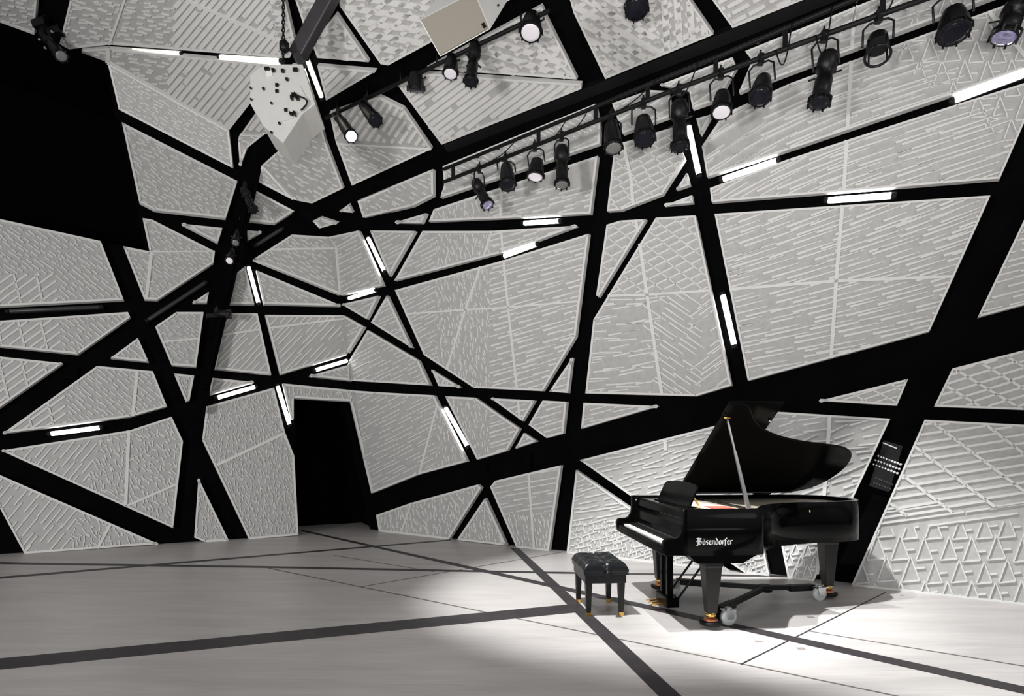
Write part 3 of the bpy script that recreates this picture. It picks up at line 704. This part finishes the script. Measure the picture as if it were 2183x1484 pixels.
# ------------------------------------------------------------------ loudspeakers
def at(x, y, Y): return CAM+ray(x, y)*Y
P = [(533,160),(550,146),(566,137),(645,137),(672,222),(645,242),(603,305),(561,268),(533,220)]; Y1 = 7.8
fr = [at(x, y, Y1) for x, y in P]; ev = at(628,353,8.32)-at(603,305,Y1)
spk = thing('hanging_loudspeaker', at(603,305,Y1), 'white angular loudspeaker cluster hanging on a chain, wiring side towards us', 'loudspeaker')
mb = MB(); mb.prism(fr, ev); mb.build('cabinet', M['spk'], spk, world=True, bevel=.006)
def quadpart(name, pts, m, th=.02, Y=Y1):
    a = [at(x, y, Y-.002) for x, y in pts]; mb = MB(); mb.prism(a, (0,-th,0)); return mb.build(name, m, spk, world=True)
quadpart('back_plate', [(576,190),(600,182),(640,184),(662,224),(622,254),(600,260)], M['spk'], .014)
quadpart('cover_plate', [(567,150),(580,150),(582,162),(570,166)], M['white'], .012)
for x, y, w, h in ((571,149,5,3.2),(584,152,3,3),(604,153,3,3),(631,151,5,3.2),(592,184,3,3.4),(592,197,3,3.4),(611,237,3,3.2),(613,171,2.5,2.5),(563,191,2,2),(580,222,1.6,1.6),(597,265,2.2,1.8),(536,190,1.5,1.5),(537,214,1.5,1.5),(580,284,1.8,1.5)):
    quadpart('connector', [(x-w,y-h),(x+w,y-h),(x+w,y+h),(x-w,y+h)], M['can'], .04)
for x, y, w, h in ((629,206,6,4),(624,212,3,5),(636,213,4,4),(623,246,4,4),(630,245,3,5)):
    quadpart('plug', [(x-w,y-h),(x+w,y-h*.4),(x+w*.8,y+h),(x-w*.7,y+h*.7)], M['can'], .06)
mb = MB(); mb.tube([at(x, y, Y1-.05) for x, y in ((627,197),(634,204),(648,209),(655,215),(653,223),(645,232),(641,235))], .011, 8); mb.build('cable', M['can'], spk, world=True)
cx = at(604, 139, Y1+.1); mb = MB(); z = cx.z
ct = PC.p.z-((cx.x-PC.p.x)*PC.n.x+(cx.y-PC.p.y)*PC.n.y)/PC.n.z
i = 0
while z < ct:
    e = .02 if i % 2 else 0; f = 0 if i % 2 else .02
    mb.tube([V((cx.x-e,cx.y-f,z)), V((cx.x-e*.4,cx.y-f*.4,z+.05)), V((cx.x+e*.4,cx.y+f*.4,z+.05)), V((cx.x+e,cx.y+f,z)), V((cx.x+e*.4,cx.y+f*.4,z-.012)), V((cx.x-e*.4,cx.y-f*.4,z-.012)), V((cx.x-e,cx.y-f,z))], .009, 5); z += .052; i += 1
mb.build('chain', M['can'], spk, world=True)
h = at(606, 100, Y1+.1); mb = MB(); mb.lathe(h-V((0,0,.07)), (0,0,1), [(0,.03),(.03,.065),(.12,.065),(.16,.03)], 12); mb.build('hoist_hook', M['can'], spk, world=True)
a, b = at(632,122,Y1+.35), PC.at(716,-30,-.05)
arm = thing('steel_strut', a, 'charcoal steel strut slanting from the ceiling to the hanging loudspeaker', 'strut')
mb = MB(); mb.bar(a, b, .20, .17, (0,1,0)); mb.build('strut_beam', M['steel2'], arm, world=True, bevel=.02)
mb = MB(); mb.bar(a+V((.02,-.06,-.02)), at(648,140,Y1+.3), .13, .1); mb.build('foot_plate', M['steel2'], arm, world=True, bevel=.01)
fq = [(894,43),(1011,-18),(1046,62),(938,122)]; Y2 = 5.3
spk = thing('ceiling_loudspeaker', at(938,122,Y2), 'white loudspeaker with square beige face cut by the top of the picture', 'loudspeaker')
fr = [at(x, y, Y2) for x, y in fq]; ev = at(1086,-4,5.62)-at(1046,62,Y2)
mb = MB(); mb.prism(fr, ev); mb.build('cabinet', M['spk'], spk, world=True, bevel=.008)
ins = [CAM+ray(x, y)*(Y2-.003) for x, y in ((898,44),(1010,-14),(1042,61),(939,118))]; mb = MB(); mb.prism(ins, (0,-.012,0)); mb.build('grille', M['spkface'], spk, world=True)
mb = MB(); mb.prism([at(x, y, Y2-.017) for x, y in ((1026,52),(1032,49),(1037,58),(1031,61))], (0,-.01,0)); mb.build('badge', M['can'], spk, world=True)
mb = MB(); mb.prism([at(x, y, Y2+.3) for x, y in ((914,-30),(962,-30),(958,0),(930,19))], (0,.05,0)); mb.build('bracket', M['tan'], spk, world=True)
m = at(1000,-10,Y2+.45); mb = MB(); mb.tube([m, V((m.x,m.y,7.75))], .025, 8); mb.build('hanging_rod', M['steel'], spk, world=True)
for x, y in ((1022,14),(1028,-6),(1060,12)):
    p = at(x, y, Y2+.02); mb = MB(); mb.lathe(p, (1,-.3,.2), [(0,.008),(.02,.008)], 8); mb.build('bolt', M['can'], spk, world=True)
# ------------------------------------------------------------------ wall fittings
WP = PR.shifted(.075); pan = [(1884,938),(1925,951),(1896,1050),(1852,1036)]
cp = thing('connector_panel', WP.at(1884,1000), 'black wall plate with three rows of pale sockets right of the piano', 'connector panel')
mb = MB(); mb.prism([WP.at(*q) for q in pan], PR.n*.05); mb.build('plate', M['steel'], cp, world=True, bevel=.004)
mb = MB(); mb.bar(WP.at(1882,944,-.004), WP.at(1912,956,-.004), .012, .006, PR.n); mb.build('label_strip', M['label'], cp, world=True)
for (xa, ya), (xb, yb) in (((1872,972),(1920,990)),((1866,981),(1917,1000)),((1862,990),(1913,1009))):
    for i in range(9):
        t = i/8; p = WP.at(xa+(xb-xa)*t, ya+(yb-ya)*t); mb = MB(); mb.lathe(p, -PR.n, [(0,.0135),(.006,.0135),(.01,.009),(.012,.004)], 10); mb.build('socket', M['chrome'] if i < 5 else M['label'], cp, world=True)
for (xa, ya), (xb, yb) in (((1868,1020),(1902,1033)),((1864,1030),(1898,1043))):
    for i in range(7):
        t = i/6; p = WP.at(xa+(xb-xa)*t, ya+(yb-ya)*t); mb = MB(); mb.lathe(p, -PR.n, [(0,.012),(.006,.012),(.009,.006)], 10); mb.build('socket', M['steel2'], cp, world=True)
for x, y, w, hgt, pl, lb in ((1126,984,5,17,PR,'slim black box on the thick diagonal band, left of the upright band'),(1031,1000,6,6,PR,'little black box on the diagonal band where the steep tube ends'),(150,796,15,12,PL,'black box on the thick diagonal at far left')):
    q = pl.shifted(.05); mb = MB(); mb.prism([q.at(x-w,y-hgt), q.at(x+w,y-hgt*.9), q.at(x+w,y+hgt), q.at(x-w,y+hgt*.9)], pl.n*.075); tag(mb.build('junction_box', M['black'], bevel=.006), lb, 'junction box', 'junction boxes on the black bands')
# ------------------------------------------------------------------ grand piano (local x: keyboard to tail, y: treble to bass)
PO, PRZ = V((1.272, 4.806, 0)), math.radians(4.36); W = 1.56
piano = thing('grand_piano', PO, 'black grand piano with raised lid on the floodlit floor', 'piano', rz=PRZ)
H0, H1 = .64, 1.03
outer = [(.16,0),(.5,0),(.83,0),(.87,.03),(.92,.11),(1.0,.23),(1.14,.37),(1.37,.49),(1.64,.572),(1.88,.61),(2.05,.645),(2.16,.69),(2.25,.765),(2.31,.87),(2.335,1.0),(2.325,1.15),(2.28,1.3),(2.2,1.42),(2.08,1.51),(1.92,1.55),(1.7,W),(.16,W)]
def smooth(p, n=2, fix=2):
    for _ in range(n):
        q = [p[0]]
        for a, b in zip(p, p[1:]): q += [(a[0]*.75+b[0]*.25, a[1]*.75+b[1]*.25), (a[0]*.25+b[0]*.75, a[1]*.25+b[1]*.75)]
        p = q+[p[-1]]
    return p
outl = smooth(outer)
def inset(p, d):
    r = []
    for i in range(len(p)):
        a, b = p[max(0,i-1)], p[min(len(p)-1,i+1)]; l = math.hypot(b[0]-a[0], b[1]-a[1]) or 1
        r.append((p[i][0]-(b[1]-a[1])/l*d, p[i][1]+(b[0]-a[0])/l*d))
    return r
inn = inset(outl, .05)
mb = MB(); n = len(outl)
for i in range(n-1):
    for z0, z1, lst in ((H0,H1,outl),): mb.add([(*outl[i],H0),(*outl[i+1],H0),(*outl[i+1],H1),(*outl[i],H1)], [[0,1,2,3]], 0, True)
    mb.add([(*inn[i],H0),(*inn[i+1],H0),(*inn[i+1],H1),(*inn[i],H1)], [[0,1,2,3]], 0, True)
    mb.add([(*outl[i],H1),(*outl[i+1],H1),(*inn[i+1],H1),(*inn[i],H1)], [[0,1,2,3]])
    mb.add([(*outl[i],H0),(*outl[i+1],H0),(*inn[i+1],H0),(*inn[i],H0)], [[0,1,2,3]])
for i in (0, n-1): mb.add([(*outl[i],H0),(*inn[i],H0),(*inn[i],H1),(*outl[i],H1)], [[0,1,2,3]])
rim = mb.build('rim', M['lacquer'], piano)
prof = [(0,H0+.005),(-.012,.72),(-.004,.765),(.02,.782),(.09,.784),(.125,.80),(.148,.838),(.158,.90),(.163,.97),(.165,H1),(.20,H1),(.20,H0)]
for y0, y1 in ((0,.055),(W-.055,W)):
    mb = MB(); mb.prism([(x,y0,z) for x, z in prof], (0,y1-y0,0)); mb.build('cheek', M['lacquer'], piano, bevel=.006)
def flat(name, pts, z0, z1, m, par=piano):
    mb = MB(); mb.prism([(x,y,z0) for x, y in pts], (0,0,z1-z0)); return mb.build(name, m, par)
flat('soundboard', inset(outl,.045), .70, .72, M['legblk'])
flat('iron_plate', [(x,y) for x, y in inset(outl,.052) if x > .42], .975, .988, M['plate'])
mb = MB(); mb.box(.40,.46,.06,W-.06,.90,1.0); mb.build('pin_block', M['legblk'], piano)
mb = MB()
for i in range(34): y = .24+i*.034; mb.box(.86,.9,y,y+.024,.988,1.006)
mb.build('dampers', M['legblk'], piano)
mb = MB(); mb.box(.60,.80,.25,.62,.99,.995); mb.build('red_felt', M['felt'], piano)
mb = MB(); mb.box(.0,.46,.05,W-.05,H0+.002,.69); mb.build('key_bed', M['lacquer'], piano, bevel=.004)
mb = MB(); mb.prism([(.004,.05,.645),(.004,.05,.715),(.012,.05,.722),(.034,.05,.722),(.034,.05,.645)], (0,W-.1,0)); mb.build('key_slip', M['lacquer'], piano)
y0, y1 = .165, W-.165
mb = MB(); k = (y1-y0)/52
for i in range(52): mb.box(.036,.185,y0+i*k+.0008,y0+(i+1)*k-.0008,.70,.735)
mb.build('white_keys', M['white'], piano, bevel=.0012)
mb = MB()
for i in range(51):
    if i % 7 not in (1,4): y = y1-(i+1)*k; mb.prism([(.088,y-.0055,.735),(.094,y-.0045,.748),(.185,y-.0045,.748),(.185,y-.0055,.735)], (0,.010,0))
mb.build('black_keys', M['blackkey'], piano)
for a, b in ((.055,.16),(W-.16,W-.055)): mb = MB(); mb.box(.03,.19,a,b,.69,.748); mb.build('key_block', M['lacquer'], piano, bevel=.004)
mb = MB(); mb.prism([(.186,.056,.735),(.192,.056,.80),(.205,.056,.88),(.225,.056,.925),(.235,.056,.925),(.235,.056,.735)], (0,W-.112,0)); mb.build('fallboard', M['lacquer'], piano, bevel=.004)
mb = MB(); mb.box(.186,.192,y0,y1,.738,.752); mb.build('name_felt', M['chrome'], piano)
mb = MB(); mb.prism([(.20,.056,.93),(.206,.056,1.0),(.22,.056,1.012),(.41,.056,1.012),(.41,.056,.99),(.24,.056,.985),(.24,.056,.93)], (0,W-.112,0)); mb.build('music_shelf', M['lacquer'], piano, bevel=.004)
# music desk leaning back
ds = [(.34,1.02),(.43,1.215)]; w0, w1 = .34, 1.20
mb = MB(); pts = [(.34,w0,1.016),(.34,w1,1.016)]+[(.34+.09*t, y, 1.016+.20*t) for y, t in ((w1+.0,.80),(w1-.03,.93),(w1-.09,.99),(.95,1.03),(.77,1.045),(.59,1.03),(w0+.09,.99),(w0+.03,.93),(w0,.80))]
mb.prism(pts, (.016,0,-.006)); desk = mb.build('music_desk', M['lacquer'], piano, bevel=.003)
mb = MB(); mb.box(.30,.345,w0+.02,w1-.02,1.012,1.022); mb.build('ledge', M['lacquer'], desk)
mb = MB(); mb.bar((.50,.5,1.01),(.405,.5,1.15),.02,.012); mb.build('stay', M['brass'], desk)
# lid, hinged on the bass side, and its folded front flap
ang = math.radians(34.3); HG = V((0, W-.004, H1+.012))
def lift(x, y, up): # y from the hinge line towards treble
    r = HG.y-y; return (x, HG.y-r*math.cos(ang)-up*math.sin(ang)*1, HG.z+r*math.sin(ang)+up*math.cos(ang))
lidl = [(x, y) for x, y in smooth([(.67,-.012),(.80,-.012)]+[(x+.004,y-.004) for x, y in outer[3:-1]]+[(.67,W)], 2) if x >= .67]
mb = MB(); a = [V(lift(x,y,0)) for x, y in lidl]; nrm = V(lift(0,0,.022))-V(lift(0,0,0)); mb.prism(a, nrm); lid = mb.build('lid', M['lacquer'], piano, bevel=.004)
mb = MB(); a = [V(lift(x,y,.026)) for x, y in ((.67,-.012),(1.18,-.012),(1.18,W-.01),(.67,W-.01))]; mb.prism(a, nrm*.9); mb.build('front_flap', M['lacquer'], piano, bevel=.004)
mb = MB(); mb.bar(V(lift(.69,W-.02,.01)), V(lift(2.0,W-.02,.01)), .02, .02); mb.build('hinge', M['steel2'], piano)
for x in (1.05,2.0):
    mb = MB(); p = V(lift(x+.1,.56 if x > 1.5 else .2,-.004)); mb.lathe(p, -nrm.normalized(), [(0,.014),(.012,.012),(.016,.004)], 12); mb.build('lid_buffer', M['chrome'], lid)
pt = V(lift(.72,.15,-.012)); pb = V((.765,.075,1.0))
mb = MB(); mb.bar(pb, pb.lerp(pt,.62), .036, .022, (0,1,0), .022, .018); mb.bar(pb.lerp(pt,.62), pt, .016, .014, (0,1,0)); mb.build('lid_prop', M['chrome'], piano, bevel=.002)
mb = MB(); mb.lathe(pt-V((.03,0,.002)), (1,0,0), [(0,.012),(.06,.012)], 10); mb.build('prop_cup', M['brass'], lid)
# underside
mb = MB(); mb.prism([(.22,.04,H0),(.83,.04,H0),(.70,.04,.565),(.30,.04,.565)], (0,.2,0)); mb.build('leg_block', M['lacquer'], piano, bevel=.004)
mb = MB(); mb.prism([(.22,W-.24,H0),(.83,W-.24,H0),(.70,W-.24,.565),(.30,W-.24,.565)], (0,.2,0)); mb.build('leg_block', M['lacquer'], piano, bevel=.004)
mb = MB(); mb.box(1.95,2.22,.84,1.2,.60,H0+.06); mb.build('leg_block', M['lacquer'], piano, bevel=.004)
for i, (s0, s1, w) in enumerate(((.2,1.9,.95),(.2,1.4,.62),(.2,2.0,1.25))):
    mb = MB(); mb.bar((s0,w,.675),(s1,w+.02,.675),.09,.07); mb.build('frame_beam', M['legblk'], piano)
for x, y, zt in ((.446,.12,.575),(.446,1.44,.575),(2.07,1.0,.615)):
    mb = MB(); q = lambda r, z: [(x-r,y-r,z),(x+r,y-r,z),(x+r,y+r,z),(x-r,y+r,z)]
    sec = [q(.078,zt),q(.078,zt-.035),q(.072,zt-.05),q(.042,.13)]; vs = sum(sec, []); fs = [[0,1,2,3],[15,14,13,12]]+[[4*a+b,4*a+(b+1) % 4,4*a+4+(b+1) % 4,4*a+4+b] for a in range(3) for b in range(4)]
    mb.add(vs, fs); lg = mb.build('leg', M['legblk'], piano, bevel=.006)
    mb = MB(); mb.lathe((x,y,.085), (0,0,1), [(0,.03),(.01,.042),(.05,.046)], 18); mb.build('brass_caster', M['brass'], lg)
# pedal lyre
for y in (.70,.86): mb = MB(); mb.box(.26,.32,y-.024,y+.024,.12,.66); mb.build('lyre_post', M['lacquer'], piano, bevel=.006)
mb = MB(); mb.box(.235,.36,.62,.94,.035,.13); box = mb.build('pedal_box', M['lacquer'], piano, bevel=.01)
for y in (.70,.78,.86): mb = MB(); mb.prism([(.24,y-.016,.055),(.14,y-.022,.045),(.115,y-.012,.043),(.115,y+.012,.043),(.14,y+.022,.045),(.24,y+.016,.055)], (0,0,.012)); mb.build('pedal', M['brass'], box)
for y in (.66,.90): mb = MB(); mb.tube([(.35,y,.10),(.76,y+.03,.62)], .011, 8); mb.build('lyre_brace', M['steel'], piano)
# maker's name in black letter on the treble side: broad-nib strokes
def nib_text(ox, oz, hgt, vs, par):
    mb = MB(); nx, nz = .082, .07
    def st(*pts):
        for (x0,z0), (x1,z1) in zip(pts, pts[1:]):
            a = [(x0-nx,z0-nz),(x1-nx,z1-nz),(x1+nx,z1+nz),(x0+nx,z0+nz)]
            if abs((x1-x0)*nz-(z1-z0)*nx) < .004: a = [(x0-nx,z0-nz),(x1+nx,z1+nz),(x1+nx+.03,z1+nz-.03),(x0-nx+.03,z0-nz-.03)]
            mb.prism([(ox+(cur+x)*hgt, -.0015, oz+z*vs) for x, z in a], (0,.003,0))
    glyph = {
     'B': (1.15, [[(.0,1.25),(.35,1.42),(.55,1.3)],[(.35,1.35),(.35,.15)],[(.35,.15),(.1,-.1)],[(.1,-.1),(.28,-.3)],[(.35,1.3),(.8,1.35),(.95,1.1),(.6,.78)],[(.6,.78),(.95,.6),(.95,.25),(.6,.0),(.35,.12)],[(.58,1.3),(.58,.1)],[(.92,.62),(.92,.2)],[(.86,1.3),(.86,.95)],[(.30,.06),(.8,.02)],[(-.02,.7),(.25,.8)]]),
     'o': (.62, [[(.12,.75),(.12,.15),(.3,.0)],[(.3,.0),(.48,.18),(.48,.7),(.3,.88),(.12,.75)]]),
     'umlaut': (0, [[(.12,1.2),(.17,1.14)],[(.42,1.2),(.47,1.14)]]),
     's': (.55, [[(.42,.82),(.2,.88),(.12,.62),(.42,.35),(.38,.08),(.1,.02)]]),
     'e': (.56, [[(.12,.75),(.12,.18),(.3,.0),(.46,.1)],[(.12,.78),(.34,.88),(.44,.62),(.14,.42)]]),
     'n': (.68, [[(.06,.8),(.14,.85),(.14,.05)],[(.2,.75),(.4,.88),(.5,.72),(.5,.05),(.6,.1)]]),
     'd': (.64, [[(.12,.7),(.12,.15),(.3,.0)],[(.3,.0),(.5,.2),(.5,.75),(.14,1.35)],[(.12,.72),(.36,.86)]]),
     'r': (.48, [[(.06,.8),(.14,.85),(.14,.05)],[(.2,.72),(.36,.88),(.44,.74)]]),
     'f': (.46, [[(.14,-.2),(.14,1.1),(.32,1.34),(.44,1.22)],[(.0,.76),(.36,.8)]])}
    cur = 0
    for ch in ('B','umlaut','o','s','e','n','d','o','r','f','e','r'):
        wd, strokes = glyph[ch]
        for s in strokes: st(*s)
        cur += wd
    return mb.build('maker_lettering', M['label'], par)
nib_text(.270, .733, .046, .040, piano)
mb = MB(); mb.lathe((1.55,.4745,.955), (.6,-.8,0), [(0,.012),(.006,.012),(.01,.006)], 12); mb.build('lid_lock', M['brass'], piano)
# ------------------------------------------------------------------ piano dolly
dol = thing('piano_dolly', PO, 'low black Y-shaped piano dolly with grey casters under the grand piano', 'dolly', rz=PRZ)
hub = (1.36,.93,.135)
mb = MB(); mb.lathe((hub[0],hub[1],.10), (0,0,1), [(0,.07),(.06,.07)], 16); mb.build('hub', M['steel'], dol)
for x, y in ((.446,.12),(.446,1.44),(2.07,1.0)):
    v = V((x,y,0)); dv = (V((hub[0],hub[1],0))-v).normalized(); e = v+dv*.17
    mb = MB(); mb.bar((e.x,e.y,.12), hub, .05, .045); mb.bar(V((e.x,e.y,.12)), V((e.x,e.y,.12))+dv*.28, .075, .06); arm = mb.build('arm', M['steel'], dol, bevel=.004)
    mb = MB(); mb.lathe((x,y,.028), (0,0,1), [(0,.085),(.012,.095),(.03,.095),(.036,.05),(.036,.0)], 24); mb.bar((x+dv.x*.08,y+dv.y*.08,.055),(e.x,e.y,.12),.06,.05); mb.build('leg_cup', M['steel'], dol)
    mb = MB(); mb.lathe((x,y,.063), (0,0,1), [(0,.06),(.012,.056),(.018,.044)], 20); mb.build('cup_liner', M['orange'], dol)
    sd = V((-dv.y,dv.x,0)); 
    if sd.y > 0: sd = -sd
    c = v+dv*.16+sd*.085; r = .074
    cas = thing('caster', (c.x,c.y,0), None, None); cas.parent = dol; cas.matrix_world = dol.matrix_world @ Matrix.Translation((c.x,c.y,0))
    bpy.context.view_layer.update()
    wd = V((1,.18,0)).normalized(); ax = V((-wd.y,wd.x,0))
    mb = MB(); mb.lathe(V((0,0,r))-ax*.026, ax, [(0,r*.5),(.004,r*.86),(.01,r),(.042,r),(.048,r*.86),(.052,r*.5)], 26); mb.build('wheel', M['rubber'], cas)
    for s in (-1,1): mb = MB(); o = ax*(s*.033); mb.prism([o+wd*-.03+V((0,0,r-.012)),o+wd*.03+V((0,0,r-.012)),o+wd*.045+V((0,0,.125)),o+wd*-.045+V((0,0,.125))], ax*(.005*s)); mb.build('fork', M['chrome'], cas)
    mb = MB(); mb.bar(V((0,0,.135))-wd*.05, V((0,0,.135))+wd*.05, .085, .016); mb.lathe((0,0,.14), (0,0,1), [(0,.03),(.02,.026)], 14); mb.build('swivel_plate', M['chrome'], cas)
# ------------------------------------------------------------------ bench
BO2 = V((.652, 5.242, 0)); bench = thing('piano_bench', BO2, 'black tufted leather piano bench with brass tipped legs beside the grand piano', 'bench', rz=PRZ)
bs, bw = .415, .60
mb = MB(); mb.box(.015,bs-.015,.015,bw-.015,.305,.40); mb.build('apron', M['leather'], bench, bevel=.008)
NX, NY = 40, 58; vs = []; btn = [(bs*(i+.5)/2, bw*(j+.5)/3) for i in range(2) for j in range(3)]
def top(u, v):
    x, y = u*bs, v*bw; e = min(x, bs-x, y, bw-y); h = .50-.055*max(0, 1-e/.055)**2.2
    for bx, by in btn: d = math.hypot(x-bx, y-by); h -= .030*math.exp(-(d/.030)**2)
    cr = min([abs(x-bs/2)]+[abs(y-bw*j/3) for j in (1,2)]); h -= .012*math.exp(-(cr/.014)**2)
    h -= .007*math.exp(-(min(abs((x-bs/4)/bs*2-s*(y-bw/6-j*bw/3)/bw*3) for s in (-1,1) for j in range(3))/.05)**2)
    return (x, y, h)
mb = MB(); g = [top(i/NX, j/NY) for i in range(NX+1) for j in range(NY+1)]
mb.add(g, [[i*(NY+1)+j,(i+1)*(NY+1)+j,(i+1)*(NY+1)+j+1,i*(NY+1)+j+1] for i in range(NX) for j in range(NY)], 0, True)
ringi = [(i,0) for i in range(NX+1)]+[(NX,j) for j in range(1,NY+1)]+[(i,NY) for i in range(NX-1,-1,-1)]+[(0,j) for j in range(NY-1,0,-1)]
rt = [g[i*(NY+1)+j] for i, j in ringi]; cxm, cym = bs/2, bw/2
rows = [rt]+[[(cxm+(p[0]-cxm)*f, cym+(p[1]-cym)*f, z) for p in rt] for f, z in ((1.012,.432),(1.012,.418),(.992,.405),(1.0,.395),(.99,.385))]
k = len(rt); mb.add(sum(rows, []), [[a*k+b,a*k+(b+1) % k,(a+1)*k+(b+1) % k,(a+1)*k+b] for a in range(len(rows)-1) for b in range(k)], 0, True)
mb.build('cushion', M['leather'], bench)
for bx, by in btn: mb = MB(); mb.lathe((bx,by,.468), (0,0,1), [(0,.011),(.006,.010),(.01,.004)], 12); mb.build('button', M['leather'], bench)
for x, y in ((.055,.06),(bs-.055,.06),(.055,bw-.06),(bs-.055,bw-.06)):
    q = lambda r, z: [(x-r,y-r,z),(x+r,y-r,z),(x+r,y+r,z),(x-r,y+r,z)]
    mb = MB(); mb.add(q(.03,.31)+q(.03,.28)+q(.021,.035), [[0,1,2,3],[11,10,9,8]]+[[4*a+b,4*a+(b+1) % 4,4*a+4+(b+1) % 4,4*a+4+b] for a in range(2) for b in range(4)]); lg = mb.build('leg', M['legblk'], bench, bevel=.004)
    mb = MB(); mb.box(x-.022,x+.022,y-.022,y+.022,.0,.035); mb.build('brass_tip', M['brass'], lg, bevel=.003)
mb = MB(); mb.lathe((bs*.52,.016,.405), (0,-1,0), [(0,.03),(.012,.032),(.018,.016),(.045,.014),(.05,.026),(.075,.03),(.085,.02)], 18); mb.build('adjusting_knob', M['leather'], bench)
# ------------------------------------------------------------------ camera, light, view
cd = bpy.data.cameras.new('camera'); cam = bpy.data.objects.new('camera', cd); C.objects.link(cam)
cam.location = CAM; cam.rotation_euler = (math.pi/2, 0, 0)
cd.sensor_fit = 'HORIZONTAL'; cd.sensor_width = 36; cd.lens = F/2183*36; cd.shift_y = (HY-742)/2183; cd.clip_start = .05
sc.camera = cam
w = bpy.data.worlds.new('world'); sc.world = w; w.use_nodes = True
w.node_tree.nodes['Background'].inputs[0].default_value = (1,.985,.97,1); w.node_tree.nodes['Background'].inputs[1].default_value = .20
def lamp(kind, loc, to, power, name='fill_light', size=.3, col=(1,.97,.94), angle=100, blend=.5):
    l = bpy.data.lights.new(name, kind); l.energy = power; l.color = col
    if kind == 'SPOT': l.spot_size = math.radians(angle); l.spot_blend = blend; l.shadow_soft_size = size
    elif kind == 'AREA': l.size = size
    else: l.shadow_soft_size = size
    o = bpy.data.objects.new(name, l); C.objects.link(o); o.location = loc
    o.rotation_euler = (V(to)-V(loc)).to_track_quat('-Z', 'Y').to_euler(); return o
for x, y, q in ((-7,-2,2250),(-1.5,-3.5,650),(6,-3,120)):  # added fill spots behind the camera, no fixtures modelled; they lift the walls
    lamp('SPOT', (x, y, 1.9), (x*.35-.5, 8, 6.2), q, size=.6, angle=130, blend=1, col=(1,.985,.965))
lamp('SPOT', (0,-1.5,1.0), (.5,5.0,7.8), 1800, size=.6, angle=95, blend=1)  # added unseen uplight, only there to brighten the ceiling
lamp('SPOT', (5.2,2.6,6.0), (-.5,8.2,2.6), 160, size=.9, angle=110, blend=1)  # added grazing fill to bring out the right wall's relief
for src, tgt, pw, an in (((-.75,4.1,6.5),(1.4,6.2,0),2600,43),((.9,4.6,6.5),(3.3,5.1,0),2500,40)):
    lamp('SPOT', src, tgt, pw, 'stage_light_beam', .05, (.985,1,.985), an, .6)
(t, b, d) = SPOTS[5]; lamp('SPOT', b+d*.03, b+d*5, 260, 'stage_light_beam', .05, (1,.975,.95), 40, .7)
sc.view_settings.view_transform = 'Standard'; sc.view_settings.look = 'None'; sc.view_settings.gamma = 1
sc.view_settings.exposure = 0
sc.cycles.use_denoising = True
sc.cycles.max_bounces = 8
